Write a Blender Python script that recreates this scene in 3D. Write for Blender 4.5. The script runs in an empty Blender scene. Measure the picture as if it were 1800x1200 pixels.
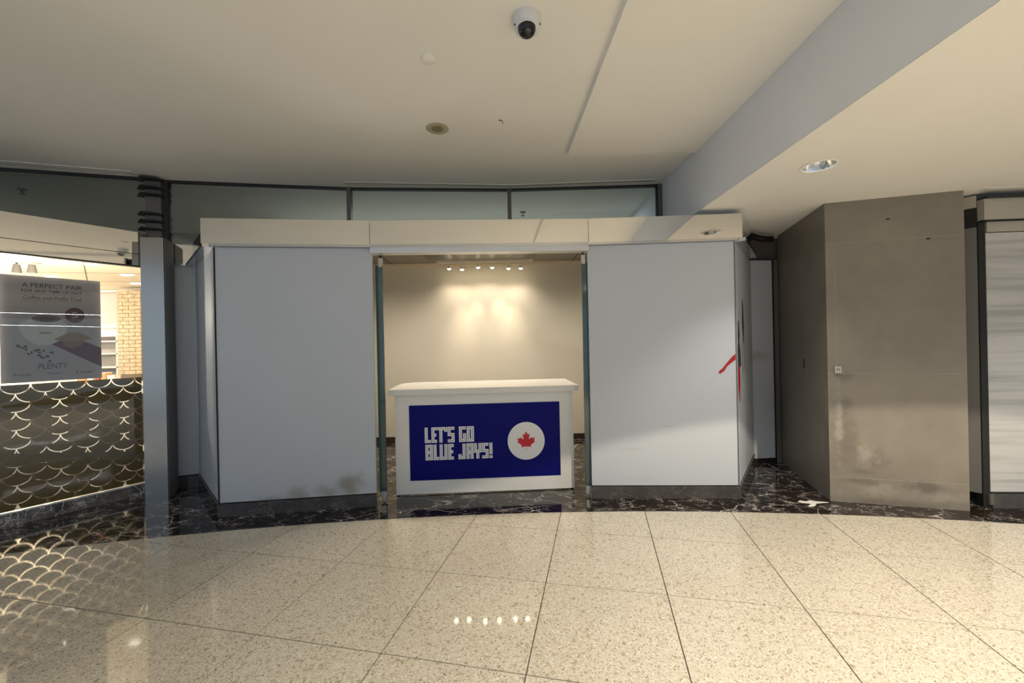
import bpy, bmesh, math, random
from mathutils import Vector, Matrix
random.seed(7)
S = bpy.context.scene
COL = S.collection

# ------------------------------------------------------------------ camera
cam_d = bpy.data.cameras.new('camera'); cam = bpy.data.objects.new('camera', cam_d); COL.objects.link(cam)
cam_d.sensor_fit = 'HORIZONTAL'; cam_d.sensor_width = 36.0; cam_d.lens = 722.0 / 1800.0 * 36.0
cam_d.clip_start = 0.05
cr, sr = math.cos(-0.0204), math.sin(-0.0204)
cam.matrix_world = Matrix(((cr, -sr, 0, 0), (0, 0, -1, 0), (sr, cr, 0, 1.6), (0, 0, 0, 1)))
S.camera = cam

# ------------------------------------------------------------------ world, exposure
W = bpy.data.worlds.new('world'); S.world = W; W.use_nodes = True
W.node_tree.nodes['Background'].inputs[0].default_value = (0.66, 0.82, 1.0, 1)
W.node_tree.nodes['Background'].inputs[1].default_value = 0.74
S.view_settings.view_transform = 'Standard'; S.view_settings.look = 'None'
S.view_settings.exposure = 0.0; S.view_settings.gamma = 1.0; S.view_settings.use_curve_mapping = False

# ------------------------------------------------------------------ concourse downlights, and unseen spots added to light floor and ceiling
def spot(name, loc, aim, watts, color, size, blend, rad=0.05):
    l = bpy.data.lights.new(name, 'SPOT'); l.energy = watts; l.color = color
    l.spot_size = math.radians(size); l.spot_blend = blend; l.shadow_soft_size = rad
    o = bpy.data.objects.new(name, l); COL.objects.link(o); o.location = loc
    o.rotation_euler = (Vector(aim) - Vector(loc)).to_track_quat('-Z', 'Y').to_euler()
    return o
WARM = (1.0, 0.93, 0.825)
spot('downlight_or_fill_lamp', (2.33, 3.08, 2.90), (2.33, 3.08, 0), 95, WARM, 96, 0.6)
spot('downlight_or_fill_lamp', (2.95, 0.0, 2.86), (2.95, 0.0, 0), 720, (1.0, .86, .64), 128.6, 0.05, 0.035)
spot('downlight_or_fill_lamp', (5.4, 1.2, 2.86), (5.4, 1.2, 0), 290, WARM, 140, 0.5)  # unseen lamp, strengthened to light the front of the stone column
spot('downlight_or_fill_lamp', (1.1, 0.4, 3.46), (1.1, 0.4, 0), 300, WARM, 96, 0.8)  # unseen spot added to light the middle of the floor
spot('downlight_or_fill_lamp', (1.4, -2.0, 3.46), (1.4, -2.0, 0), 420, WARM, 110, 0.8)  # unseen, added so warm floor bounce reaches the ceiling
spot('downlight_or_fill_lamp', (0.4, -1.6, 3.50), (0.4, -1.6, 0), 440, WARM, 88, 0.8)  # unseen, added behind the camera to brighten the ceiling by bounce

# ------------------------------------------------------------------ materials
def mat(name, base=(.8, .8, .8), rough=.5, metal=0.0, emit=None, estr=0.0, spec=.5, coat=0.0):
    m = bpy.data.materials.new(name); m.use_nodes = True
    b = m.node_tree.nodes['Principled BSDF']
    b.inputs['Base Color'].default_value = (*base, 1); b.inputs['Roughness'].default_value = rough
    b.inputs['Metallic'].default_value = metal; b.inputs['Specular IOR Level'].default_value = spec
    b.inputs['Coat Weight'].default_value = coat
    if emit:
        b.inputs['Emission Color'].default_value = (*emit, 1); b.inputs['Emission Strength'].default_value = estr
    return m
def N(m, t, **kw):
    n = m.node_tree.nodes.new(t)
    for k, v in kw.items():
        if k in n.inputs.keys() if isinstance(k, str) else False: n.inputs[k].default_value = v
        else: setattr(n, k, v)
    return n
def L(m, a, b): m.node_tree.links.new(a, b)
def B(m): return m.node_tree.nodes['Principled BSDF']
def pos(m): return N(m, 'ShaderNodeNewGeometry').outputs['Position']
def noise(m, vec, scale, detail=4, rough=.5):
    n = N(m, 'ShaderNodeTexNoise'); n.inputs['Scale'].default_value = scale
    n.inputs['Detail'].default_value = detail; n.inputs['Roughness'].default_value = rough
    L(m, vec, n.inputs['Vector']); return n.outputs['Fac']
def ramp(m, fac, stops):
    r = N(m, 'ShaderNodeValToRGB'); e = r.color_ramp.elements
    while len(e) < len(stops): e.new(0.5)
    for q, (p, c) in zip(e, stops): q.position = p; q.color = (*c, 1) if len(c) == 3 else c
    L(m, fac, r.inputs['Fac']); return r.outputs['Color']
def mixc(m, fac, a, b, mode='MIX'):
    x = N(m, 'ShaderNodeMix'); x.data_type = 'RGBA'; x.blend_type = mode
    for s, v in ((0, fac), (6, a), (7, b)):
        if isinstance(v, (int, float)): x.inputs[s].default_value = v
        elif isinstance(v, tuple): x.inputs[s].default_value = (*v, 1)
        else: L(m, v, x.inputs[s])
    return x.outputs[2]
def math_(m, op, a, b=None):
    x = N(m, 'ShaderNodeMath'); x.operation = op
    for i, v in enumerate((a, b)):
        if v is None: continue
        if isinstance(v, (int, float)): x.inputs[i].default_value = v
        else: L(m, v, x.inputs[i])
    return x.outputs[0]
def bump(m, h, strength, dist=.01):
    n = N(m, 'ShaderNodeBump'); n.inputs['Strength'].default_value = strength; n.inputs['Distance'].default_value = dist
    L(m, h, n.inputs['Height']); L(m, n.outputs['Normal'], B(m).inputs['Normal'])
def scaled(m, vec, s, rot=(0, 0, 0)):
    n = N(m, 'ShaderNodeMapping'); n.inputs['Scale'].default_value = s; n.inputs['Rotation'].default_value = rot
    L(m, vec, n.inputs['Vector']); return n.outputs['Vector']
def blobs(m, spots, nscale=9, namp=.25):
    """soft irregular stain mask: spots = [(x,y,z,radius_x,radius_z,strength)]"""
    p = pos(m); nz = noise(m, p, nscale, 5, .65); acc = None
    for x, y, z, rx, rz, st in spots:
        v = N(m, 'ShaderNodeVectorMath'); v.operation = 'SUBTRACT'; L(m, p, v.inputs[0]); v.inputs[1].default_value = (x, y, z)
        v2 = N(m, 'ShaderNodeVectorMath'); v2.operation = 'MULTIPLY'; L(m, v.outputs[0], v2.inputs[0]); v2.inputs[1].default_value = (1 / rx, 1 / rx, 1 / rz)
        v3 = N(m, 'ShaderNodeVectorMath'); v3.operation = 'LENGTH'; L(m, v2.outputs[0], v3.inputs[0])
        d = math_(m, 'ADD', v3.outputs['Value'], math_(m, 'MULTIPLY', math_(m, 'SUBTRACT', nz, .5), namp * 8))
        r = N(m, 'ShaderNodeMapRange'); r.interpolation_type = 'SMOOTHSTEP'
        L(m, d, r.inputs['Value']); r.inputs['From Min'].default_value = 1.0; r.inputs['From Max'].default_value = 0.0
        r.inputs['To Max'].default_value = st
        acc = r.outputs['Result'] if acc is None else math_(m, 'MAXIMUM', acc, r.outputs['Result'])
    return acc

def m_paint(name, c, rough=.75):
    m = mat(name, c, rough); p = pos(m)
    L(m, mixc(m, noise(m, p, 1.3, 3), tuple(v * .96 for v in c), tuple(min(1, v * 1.03) for v in c)), B(m).inputs['Base Color'])
    bump(m, noise(m, p, 180, 2), .06, .002); return m
def m_terrazzo():
    m = mat('terrazzo', (.6, .55, .44), .10); p = pos(m)
    v = N(m, 'ShaderNodeTexVoronoi'); v.inputs['Scale'].default_value = 150; L(m, p, v.inputs['Vector'])
    sep = N(m, 'ShaderNodeSeparateColor'); L(m, v.outputs['Color'], sep.inputs[0])
    chips = ramp(m, sep.outputs[0], [(0, (.20, .16, .11)), (.05, (.34, .28, .20)), (.14, (.54, .485, .39)), (.55, (.61, .565, .475)), (.88, (.69, .65, .57)), (1, (.80, .76, .67))])
    v2 = N(m, 'ShaderNodeTexVoronoi'); v2.inputs['Scale'].default_value = 55; L(m, p, v2.inputs['Vector'])
    s2 = N(m, 'ShaderNodeSeparateColor'); L(m, v2.outputs['Color'], s2.inputs[0])
    big = ramp(m, s2.outputs[1], [(0, (.62, .57, .5)), (.06, (.85, .83, .8)), (.12, (1, 1, 1)), (1, (1, 1, 1))])
    c = mixc(m, .8, chips, big, 'MULTIPLY')
    c = mixc(m, math_(m, 'MULTIPLY', noise(m, p, 2.2, 4), .22), c, (.50, .45, .36))
    oi = N(m, 'ShaderNodeObjectInfo')
    c = mixc(m, math_(m, 'MULTIPLY', oi.outputs['Random'], .10), c, (.42, .38, .31))
    L(m, c, B(m).inputs['Base Color'])
    L(m, ramp(m, noise(m, p, 3, 4), [(.3, (.03,) * 3), (.7, (.065,) * 3)]), B(m).inputs['Roughness'])
    return m
def m_marble(name, dark, mid, vein, rough=.07, amount=1.0):
    m = mat(name, dark, rough); p = pos(m)
    base = ramp(m, noise(m, scaled(m, p, (1, 2.2, 1), (0, 0, .5)), 3.5, 6, .65), [(.35, dark), (.75, mid)])
    acc = None
    for sc, rot, w, th in ((2.2, .55, .016, .46), (4.5, -.3, .018, .46), (9.0, .9, .035, .50)):
        q = scaled(m, p, (1.0, 2.0, 1.6), (0, 0, rot))
        nz = N(m, 'ShaderNodeTexNoise'); nz.inputs['Scale'].default_value = sc * 1.4; nz.inputs['Detail'].default_value = 4; L(m, q, nz.inputs['Vector'])
        d = mixc(m, .28, q, nz.outputs['Color'], 'ADD')
        v = N(m, 'ShaderNodeTexVoronoi'); v.feature = 'DISTANCE_TO_EDGE'; v.inputs['Scale'].default_value = sc; L(m, d, v.inputs['Vector'])
        line = N(m, 'ShaderNodeMapRange'); L(m, v.outputs['Distance'], line.inputs['Value'])
        line.inputs['From Min'].default_value = w; line.inputs['From Max'].default_value = 0
        msk = N(m, 'ShaderNodeMapRange'); L(m, noise(m, p, sc * .9, 3), msk.inputs['Value']); msk.inputs['From Min'].default_value = th; msk.inputs['From Max'].default_value = th + .14
        k = math_(m, 'MULTIPLY', line.outputs[0], msk.outputs[0])
        acc = k if acc is None else math_(m, 'MAXIMUM', acc, k)
    L(m, mixc(m, math_(m, 'MULTIPLY', acc, amount), base, vein), B(m).inputs['Base Color'])
    return m
def m_stone():
    m = mat('column_stone', (.3, .27, .22), .42); p = pos(m)
    c = ramp(m, noise(m, p, 2.6, 6, .6), [(.3, (.185, .162, .133)), (.7, (.245, .218, .180))])
    c = mixc(m, math_(m, 'MULTIPLY', noise(m, p, 60, 3), .3), c, (.19, .168, .14))
    wet = blobs(m, [(3.16, 3.93, .55, .16, .42, .6), (3.40, 3.87, .40, .16, .20, .6), (3.16, 3.94, .95, .13, .10, .6), (3.78, 3.76, .19, .24, .07, .9), (3.24, 3.91, .21, .20, .05, .7), (3.2, 3.93, 1.2, .10, .07, .7), (3.5, 3.84, .02, .7, .05, .6), (3.3, 3.9, .30, .24, .05, .6)], 7, .28)
    c = mixc(m, wet, c, (.12, .102, .087))
    pale = blobs(m, [(3.12, 3.95, .75, .05, .4, .6), (3.33, 3.88, .47, .12, .14, .55), (3.07, 4.0, .9, .05, .25, .5), (3.40, 3.87, .13, .32, .08, .45), (3.92, 3.72, .10, .2, .06, .35)], 11, .3)
    c = mixc(m, pale, c, (.36, .335, .295))
    L(m, c, B(m).inputs['Base Color']); return m
def m_panel(name, stains=None, col=(.20, .17, .12)):
    m = mat(name, (.80, .81, .82), .38); p = pos(m)
    c = mixc(m, noise(m, p, 1.5, 3), (.475, .51, .565), (.505, .54, .595))
    if stains: c = mixc(m, blobs(m, stains, 8, .22), c, col)
    L(m, c, B(m).inputs['Base Color']); return m
def m_brushed(name, c, rough, axis=(1, 1, 60)):
    m = mat(name, c, rough, 1.0); p = pos(m)
    n = noise(m, scaled(m, p, axis), 14, 3)
    L(m, ramp(m, n, [(.3, (rough * .8,) * 3), (.7, (rough * 1.2,) * 3)]), B(m).inputs['Roughness'])
    return m
def m_glass(name, tint=(1, 1, 1), refl=1.0):
    """thin architectural pane: see-through plus a Fresnel mirror"""
    m = bpy.data.materials.new(name); m.use_nodes = True; nt = m.node_tree; nt.nodes.clear()
    o = nt.nodes.new('ShaderNodeOutputMaterial'); mx = nt.nodes.new('ShaderNodeMixShader')
    t = nt.nodes.new('ShaderNodeBsdfTransparent'); t.inputs[0].default_value = (*tint, 1)
    g = nt.nodes.new('ShaderNodeBsdfGlossy'); g.inputs['Roughness'].default_value = 0.0
    f = nt.nodes.new('ShaderNodeFresnel'); f.inputs[0].default_value = 1.5
    k = nt.nodes.new('ShaderNodeMath'); k.operation = 'MULTIPLY'; k.inputs[1].default_value = refl; k.use_clamp = True
    nt.links.new(f.outputs[0], k.inputs[0]); nt.links.new(k.outputs[0], mx.inputs[0])
    nt.links.new(t.outputs[0], mx.inputs[1]); nt.links.new(g.outputs[0], mx.inputs[2]); nt.links.new(mx.outputs[0], o.inputs[0])
    return m
def m_streaks():
    m = mat('streaked_shutter', (.7, .7, .7), .35); p = pos(m)
    n = noise(m, scaled(m, p, (.5, .5, 11)), 1.1, 5, .6)
    L(m, ramp(m, n, [(.34, (.34, .335, .33)), (.50, (.46, .46, .46)), (.62, (.49, .49, .49))]), B(m).inputs['Base Color']); return m
def m_brick():
    m = mat('shop_brick', (.66, .5, .33), .8); p = pos(m)
    L(m, ramp(m, noise(m, p, 25, 4), [(.3, (.50, .36, .21)), (.7, (.76, .62, .43))]), B(m).inputs['Base Color']); return m

M = dict(
    ceil=m_paint('ceiling_paint', (.82, .81, .775)), bulk=m_paint('bulkhead_paint', (.75, .775, .825)),
    terrazzo=m_terrazzo(), grout=mat('grout', (.10, .085, .065), .8),
    marble=m_marble('black_marble', (.007, .005, .0045), (.034, .022, .018), (.78, .72, .67)),
    base=m_marble('base_marble', (.055, .050, .050), (.10, .093, .09), (.30, .29, .28), .10, .5),
    plinth=m_marble('plinth_marble_reflections', (.07, .065, .065), (.34, .32, .31), (.85, .82, .80), .08),  # marble whose lighter tone and white veins also paint in bright reflections
    stone=m_stone(), seam=mat('pale_joint', (.32, .29, .245), .7),
    panelA=m_panel('white_panel_stained', [(-2.10, 3.96, .16, .22, .10, .55), (-1.62, 4.03, .24, .22, .16, .7), (-2.35, 3.93, .13, .22, .05, .4), (-1.85, 4.0, .18, .25, .10, .5)]),
    panelB=m_panel('white_panel_scuffed', [(1.2, 4.13, .49, .16, .018, .35), (1.55, 4.11, .72, .09, .02, .3), (1.3, 4.12, .2, .3, .015, .25), (.80, 4.13, 1.02, .015, .05, .5)], (.35, .33, .30)),
    panel=m_panel('white_panel'), panelC=m_panel('white_panel_dark_patch', [(3.1, 5.18, 1.35, .25, .10, .4)]),  # recess board has one irregular darker patch at mid height
    mirror=mat('polished_steel', (.79, .775, .745), .035, 1.0), chrome=mat('chrome_trim', (.60, .60, .60), .14, 1.0),
    satin=mat('satin_aluminium', (.66, .66, .66), .38, .9), brushed=m_brushed('brushed_steel', (.42, .40, .37), .2),
    dark=mat('dark_metal', (.018, .016, .014), .5), black=mat('black_gap', (.006, .006, .006), .7),
    bronze=mat('bronze_metal', (.17, .155, .135), .45, .5), grey=mat('grey_metal', (.16, .155, .15), .55, .2),
    glass=m_glass('window_glass', (.93, .96, .95)), cglass=m_glass('clerestory_glass', (.80, .83, .81), 1.7),
    shopglass=m_glass('shop_glass', (.97, .98, .98), 1.0), green=mat('green_glass_edge', (.045, .085, .08), .06, 0, spec=.8),
    wallwarm=m_paint('shop_wall', (.70, .65, .56)), brownboard=mat('brown_skirting', (.045, .022, .015), .4),
    dimwall=m_paint('dim_wall', (.52, .60, .62)), brownwall=m_paint('brown_wall', (.12, .10, .085)), shopceil=m_paint('shop_ceiling', (.30, .27, .23)),
    whitepaint=m_paint('counter_paint', (.76, .755, .73), .45), countertop=m_paint('counter_top', (.72, .70, .66), .25),
    blue=mat('blue_sign', (.0035, .0045, .145), .5, spec=.12), white=mat('white_print', (.80, .80, .80), .5), decalred=mat('decal_red', (.36, .008, .012), .45), inline=mat('inline_print', (.09, .095, .22), .5), red=mat('red_print', (.56, .012, .02), .5),
    camwhite=mat('camera_white', (.66, .68, .72), .35), camblack=mat('camera_dome', (.01, .01, .012), .05),
    spk=mat('speaker_ring', (.42, .385, .26), .6), spkdark=mat('speaker_grille', (.22, .20, .125), .8),
    bulb=mat('spot_bulb', (1, .9, .7), .4, emit=(1, .86, .58), estr=55), lampwhite=mat('lamp_glow', (1, 1, 1), .4, emit=(1, .97, .9), estr=9),
    reflector=mat('lamp_reflector', (.85, .84, .82), .12, 1.0),
    gold=mat('gold_film', (.135, .092, .016), .34, .1, spec=.25), poster=mat('poster_paper', (.43, .40, .41), .55), ink=mat('poster_ink', (.055, .04, .05), .6),
    maroon=mat('poster_maroon', (.12, .03, .045), .6), cup=mat('poster_cup', (.60, .61, .58), .6), coffee=mat('poster_coffee', (.19, .13, .07), .6), muffin=mat('poster_muffin', (.30, .21, .10), .6), muffincup=mat('poster_muffin_cup', (.24, .14, .07), .6), beans=mat('poster_beans', (.05, .038, .03), .6), leafgrey=mat('poster_napkin', (.42, .45, .42), .6),
    cream=m_paint('cream_paint', (.80, .70, .54)), pink=m_paint('pink_board', (.58, .46, .44)), brick=m_brick(), mortar=mat('mortar', (.22, .16, .10), .9),
    wood=mat('dark_wood', (.05, .03, .02), .5), shelfgrey=mat('shelf_grey', (.30, .285, .26), .6), shelfwhite=mat('shelf_white', (.85, .80, .70), .5),
    shoplamp=mat('shop_lamp', (1, 1, 1), .4, emit=(1, .90, .74), estr=7), strip=mat('linear_lamp', (1, 1, 1), .4, emit=(1, 1, 1), estr=30),
    orange=mat('orange_packet', (.75, .38, .12), .5), packet=mat('white_packet', (.85, .82, .76), .5), redpacket=mat('red_packet', (.5, .08, .06), .5),
    streak=m_streaks(), tan=m_paint('tan_metal', (.40, .37, .315), .5), paintsplash=mat('white_splash', (.82, .80, .78), .5), box=mat('outlet_plastic', (.38, .355, .31), .5), clamp=mat('clamp_metal', (.55, .51, .43), .4, .5),
)

# ------------------------------------------------------------------ mesh helpers
class MB:
    def __init__(s): s.v = []; s.f = []; s.smooth = False
    def add(s, vs, fs):
        o = len(s.v); s.v += [tuple(map(float, v)) for v in vs]; s.f += [tuple(i + o for i in f) for f in fs]; return s
    def prism(s, pts, z0, z1):
        n = len(pts); a = sum(pts[i][0] * pts[(i + 1) % n][1] - pts[(i + 1) % n][0] * pts[i][1] for i in range(n))
        if a < 0: pts = pts[::-1]
        return s.add([(x, y, z0) for x, y in pts] + [(x, y, z1) for x, y in pts],
                     [tuple(range(n))[::-1], tuple(range(n, 2 * n))] + [(i, (i + 1) % n, n + (i + 1) % n, n + i) for i in range(n)])
    def box(s, x0, x1, y0, y1, z0, z1): return s.prism([(x0, y0), (x1, y0), (x1, y1), (x0, y1)], z0, z1)
    def wall(s, p, q, z0, z1, t0, t1):
        n = nrm(p, q)
        return s.prism([(p[0] + n[0] * t0, p[1] + n[1] * t0), (q[0] + n[0] * t0, q[1] + n[1] * t0), (q[0] + n[0] * t1, q[1] + n[1] * t1), (p[0] + n[0] * t1, p[1] + n[1] * t1)], z0, z1)
    def lathe(s, c, prof, n=28):
        k = len(prof); vs = []
        for i in range(n):
            a = 2 * math.pi * i / n
            vs += [(c[0] + r * math.cos(a), c[1] + r * math.sin(a), c[2] + z) for r, z in prof]
        fs = [(i * k + j, ((i + 1) % n) * k + j, ((i + 1) % n) * k + j + 1, i * k + j + 1) for i in range(n) for j in range(k - 1)]
        s.smooth = True; return s.add(vs, fs)
    def tube(s, pts, r, n=8):
        rings = []
        for i, p in enumerate(pts):
            p = Vector(p); d = (Vector(pts[min(i + 1, len(pts) - 1)]) - Vector(pts[max(i - 1, 0)])).normalized()
            a = d.cross(Vector((0, 0, 1))); a = Vector((1, 0, 0)) if a.length < 1e-4 else a.normalized(); b = d.cross(a)
            rings += [tuple(p + a * r * math.cos(2 * math.pi * k / n) + b * r * math.sin(2 * math.pi * k / n)) for k in range(n)]
        m = len(pts); fs = [(i * n + k, i * n + (k + 1) % n, (i + 1) * n + (k + 1) % n, (i + 1) * n + k) for i in range(m - 1) for k in range(n)]
        s.smooth = True; return s.add(rings, fs + [tuple(range(n)), tuple(range((m - 1) * n, m * n))])
    def flat(s, P, pts2, t=.0015, off=0.0):
        """polygon pts2 (u,v) on plane P=(origin2d, dir2d): thin slab standing off the plane towards the concourse"""
        o, d = P; n = (d[1], -d[0])
        f = lambda u, v, h: (o[0] + d[0] * u + n[0] * h, o[1] + d[1] * u + n[1] * h, v)
        k = len(pts2)
        return s.add([f(u, v, off) for u, v in pts2] + [f(u, v, off + t) for u, v in pts2], [tuple(range(k)), tuple(range(k, 2 * k))] + [(i, (i + 1) % k, k + (i + 1) % k, k + i) for i in range(k)])
    def build(s, name, m, parent=None, origin=None):
        me = bpy.data.meshes.new(name)
        off = Vector((0, 0, 0)); q = parent
        if parent is not None:
            while q is not None: off += q.location; q = q.parent
            loc = Vector((0, 0, 0))
        else:
            xs = [v[0] for v in s.v]; ys = [v[1] for v in s.v]; zs = [v[2] for v in s.v]
            loc = Vector(origin) if origin else Vector(((min(xs) + max(xs)) / 2, (min(ys) + max(ys)) / 2, min(zs))); off = loc
        me.from_pydata([(v[0] - off.x, v[1] - off.y, v[2] - off.z) for v in s.v], [], s.f); me.update()
        bm = bmesh.new(); bm.from_mesh(me); bmesh.ops.recalc_face_normals(bm, faces=bm.faces); bm.to_mesh(me); bm.free()
        if s.smooth:
            for p in me.polygons: p.use_smooth = True
            try: me.set_sharp_from_angle(angle=math.radians(40))
            except Exception: pass
        me.materials.append(m if not isinstance(m, str) else M[m])
        ob = bpy.data.objects.new(name, me); COL.objects.link(ob); ob.location = loc; ob.parent = parent
        return ob
def nrm(p, q):
    d = Vector((q[0] - p[0], q[1] - p[1])).normalized(); n = Vector((d.y, -d.x))
    return n if n.dot(Vector((-p[0], -p[1]))) > 0 else -n
def offs(p, q, t): n = nrm(p, q); return (p[0] + n.x * t, p[1] + n.y * t), (q[0] + n.x * t, q[1] + n.y * t)
def lerp(p, q, t): return (p[0] + (q[0] - p[0]) * t, p[1] + (q[1] - p[1]) * t)
def thing(name, loc, label, cat, group=None):
    o = bpy.data.objects.new(name, None); COL.objects.link(o); o.location = loc; o.empty_display_size = .1
    return tag(o, label, cat, group)
def tag(o, label, cat, group=None):
    o['label'] = label; o['category'] = cat
    if group: o['group'] = group
    return o
def struct(o, label=None, cat=None):
    o['kind'] = 'structure'
    if label: o['label'] = label
    if cat: o['category'] = cat
    return o
def inst(name, mesh, loc, parent, rotz=0):
    o = bpy.data.objects.new(name, mesh); COL.objects.link(o); o.parent = parent
    off = Vector((0, 0, 0)); q = parent
    while q is not None: off += q.location; q = q.parent
    o.location = Vector(loc) - off; o.rotation_euler = (0, 0, rotz); return o
def rect(u0, u1, v0, v1): return [(u0, v0), (u1, v0), (u1, v1), (u0, v1)]
def ell(cu, cv, ru, rv, n=36, a0=0, a1=2 * math.pi): return [(cu + ru * math.cos(a0 + (a1 - a0) * i / n), cv + rv * math.sin(a0 + (a1 - a0) * i / n)) for i in range(n)]
def text(name, body, P, u0, u1, v0, v1, m, parent, off=.003, bold=0.0, shear=0.0):
    cu = bpy.data.curves.new(name, 'FONT'); cu.body = body; cu.fill_mode = 'FRONT'; cu.offset = bold; cu.shear = shear; cu.resolution_u = 4
    tmp = bpy.data.objects.new(name, cu); COL.objects.link(tmp); bpy.context.view_layer.update()
    me = bpy.data.meshes.new_from_object(tmp.evaluated_get(bpy.context.evaluated_depsgraph_get()))
    bpy.data.objects.remove(tmp); bpy.data.curves.remove(cu)
    xs = [v.co.x for v in me.vertices]; ys = [v.co.y for v in me.vertices]
    x0, x1, y0, y1 = min(xs), max(xs), min(ys), max(ys)
    o, d = P; n = (d[1], -d[0]); base = Vector((0, 0, 0)); q = parent
    while q is not None: base += q.location; q = q.parent
    for v in me.vertices:
        u = u0 + (v.co.x - x0) / (x1 - x0) * (u1 - u0); w = v0 + (v.co.y - y0) / (y1 - y0) * (v1 - v0)
        v.co = Vector((o[0] + d[0] * u + n[0] * off, o[1] + d[1] * u + n[1] * off, w)) - base
    me.materials.clear(); me.materials.append(M[m])
    ob = bpy.data.objects.new(name, me); COL.objects.link(ob); ob.parent = parent; return ob

# ------------------------------------------------------------------ plan of the place (metres, z up, camera above 0,0)
CX, CY, CR = 0.404, -13.712, 17.542                       # arc where terrazzo meets black marble
arc = lambda x: CY + math.sqrt(CR * CR - (x - CX) ** 2)
L0, L1, L2, L3 = (-3.90, 4.715), (-3.70, 4.80), (-2.81, 3.872), (-1.37, 4.055)
R0, R1, R2, R3 = (.78, 4.143), (2.237, 4.065), (3.03, 5.165), (3.33, 5.195)
C0, C1, C2 = (3.39, 5.212), (3.041, 3.965), (4.066, 3.675)
CL = [(-3.90, 4.71), (-1.953, 5.045), (0.003, 5.191), (1.90, 5.14)]   # clerestory line
G0, G1, GD = (-4.67, 3.72), (-4.075, 4.547), (.584, .812)
ZC, ZS, ZL = 3.52, 3.47, 2.87

# ------------------------------------------------------------------ floor
floor = MB().box(-11, 12, -9, 8, -.05, -.004).build('floor', 'grout')
struct(floor)
TS, TY = .7626, -.2065; TO = (-1.1451, 3.7771)
def tw(i, j): u, v = i * TS, -j * TS; return (TO[0] + u * math.cos(TY) - v * math.sin(TY), TO[1] + u * math.sin(TY) + v * math.cos(TY))
def clip_arc(poly):
    xs = [-9 + 18 * k / 90 for k in range(91)]
    for a, b in zip(xs[:-1], xs[1:]):
        A, Bp = (a, arc(a) - .002), (b, arc(b) - .002); out = []
        ins = lambda p: (Bp[0] - A[0]) * (p[1] - A[1]) - (Bp[1] - A[1]) * (p[0] - A[0]) <= 0
        for i in range(len(poly)):
            p, q = poly[i], poly[(i + 1) % len(poly)]
            if ins(p): out.append(p)
            if ins(p) != ins(q):
                dp = (Bp[0] - A[0]) * (p[1] - A[1]) - (Bp[1] - A[1]) * (p[0] - A[0]); dq = (Bp[0] - A[0]) * (q[1] - A[1]) - (Bp[1] - A[1]) * (q[0] - A[0])
                out.append(lerp(p, q, dp / (dp - dq)))
        poly = out
        if len(poly) < 3: return None
    return poly
e = .0033; h = TS / 2 - e
full = MB().box(-h, h, -h, h, -.012, 0).build('floor_tile', 'terrazzo', floor); full_mesh = full.data
for v in full_mesh.vertices: v.co += floor.location
bpy.data.objects.remove(full)
for j in range(-3, 9):
    for i in range(-8, 11):
        c = tw(i + .5, j + .5)
        if c[1] < -3 or abs(c[0]) > 7.2: continue
        g = e / TS; sq = [tw(i + g, j + 1 - g), tw(i + 1 - g, j + 1 - g), tw(i + 1 - g, j + g), tw(i + g, j + g)]
        if all(math.hypot(p[0] - CX, p[1] - CY) < CR - .01 for p in sq): inst('floor_tile', full_mesh, (c[0], c[1], 0), floor, TY)
        else:
            pl = clip_arc(sq)
            if pl:
                ar = abs(sum(pl[k][0] * pl[(k + 1) % len(pl)][1] - pl[(k + 1) % len(pl)][0] * pl[k][1] for k in range(len(pl)))) / 2
                if ar > .004: MB().prism(pl, -.012, 0).build('floor_tile', 'terrazzo', floor)
MB().box(-11, 12, -9, -3.45, -.0035, -.001).build('outer_floor', 'terrazzo', floor)
mb = MB(); n = 80
xs = [-7.6 + 15.8 * k / n for k in range(n + 1)]
vs = [(x, arc(x) + .002, 0) for x in xs] + [(x, 7.7, 0) for x in xs]
mb.add(vs, [(k, k + 1, n + 2 + k, n + 1 + k) for k in range(n)]).build('marble_border', 'marble', floor)

# ------------------------------------------------------------------ ceilings
ceil = MB().box(-11, 1.9, -2.5, 8, ZC, ZC + .08).build('ceiling', 'ceil'); struct(ceil)
MB().prism([(.60, 4.155), (1.899, 4.155), (1.899, -2.5), (.865, -2.5)], ZS, ZC).build('ceiling_step', 'ceil', ceil)
dlx, dly, dlr = 2.33, 3.08, .105
low = MB(); X = [1.9, dlx - .2, dlx + .2, 12]; Y = [-6, dly - .2, dly + .2, 8]
for a in range(3):
    for b in range(3):
        if a == 1 and b == 1: continue
        low.add([(X[a], Y[b], ZL), (X[a + 1], Y[b], ZL), (X[a + 1], Y[b + 1], ZL), (X[a], Y[b + 1], ZL)], [(0, 3, 2, 1)])
ring = []; n = 32
for k in range(n):
    t = 2 * math.pi * k / n; cx, sx = math.cos(t), math.sin(t); q = .2 / max(abs(cx), abs(sx)); ring.append((dlx + cx * q, dly + sx * q, ZL))
low.add(ring + [(dlx + dlr * math.cos(2 * math.pi * k / n), dly + dlr * math.sin(2 * math.pi * k / n), ZL) for k in range(n)], [(k, (k + 1) % n, n + (k + 1) % n, n + k) for k in range(n)])
low.add([(1.9, -6, ZL + .3), (12, -6, ZL + .3), (12, 8, ZL + .3), (1.9, 8, ZL + .3)], [(0, 1, 2, 3)])
struct(low.build('ceiling', 'ceil'))
struct(MB().box(1.9, 1.96, -6, 8, ZL + .002, ZC + .08).build('wall_bulkhead', 'bulk'))

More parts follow.
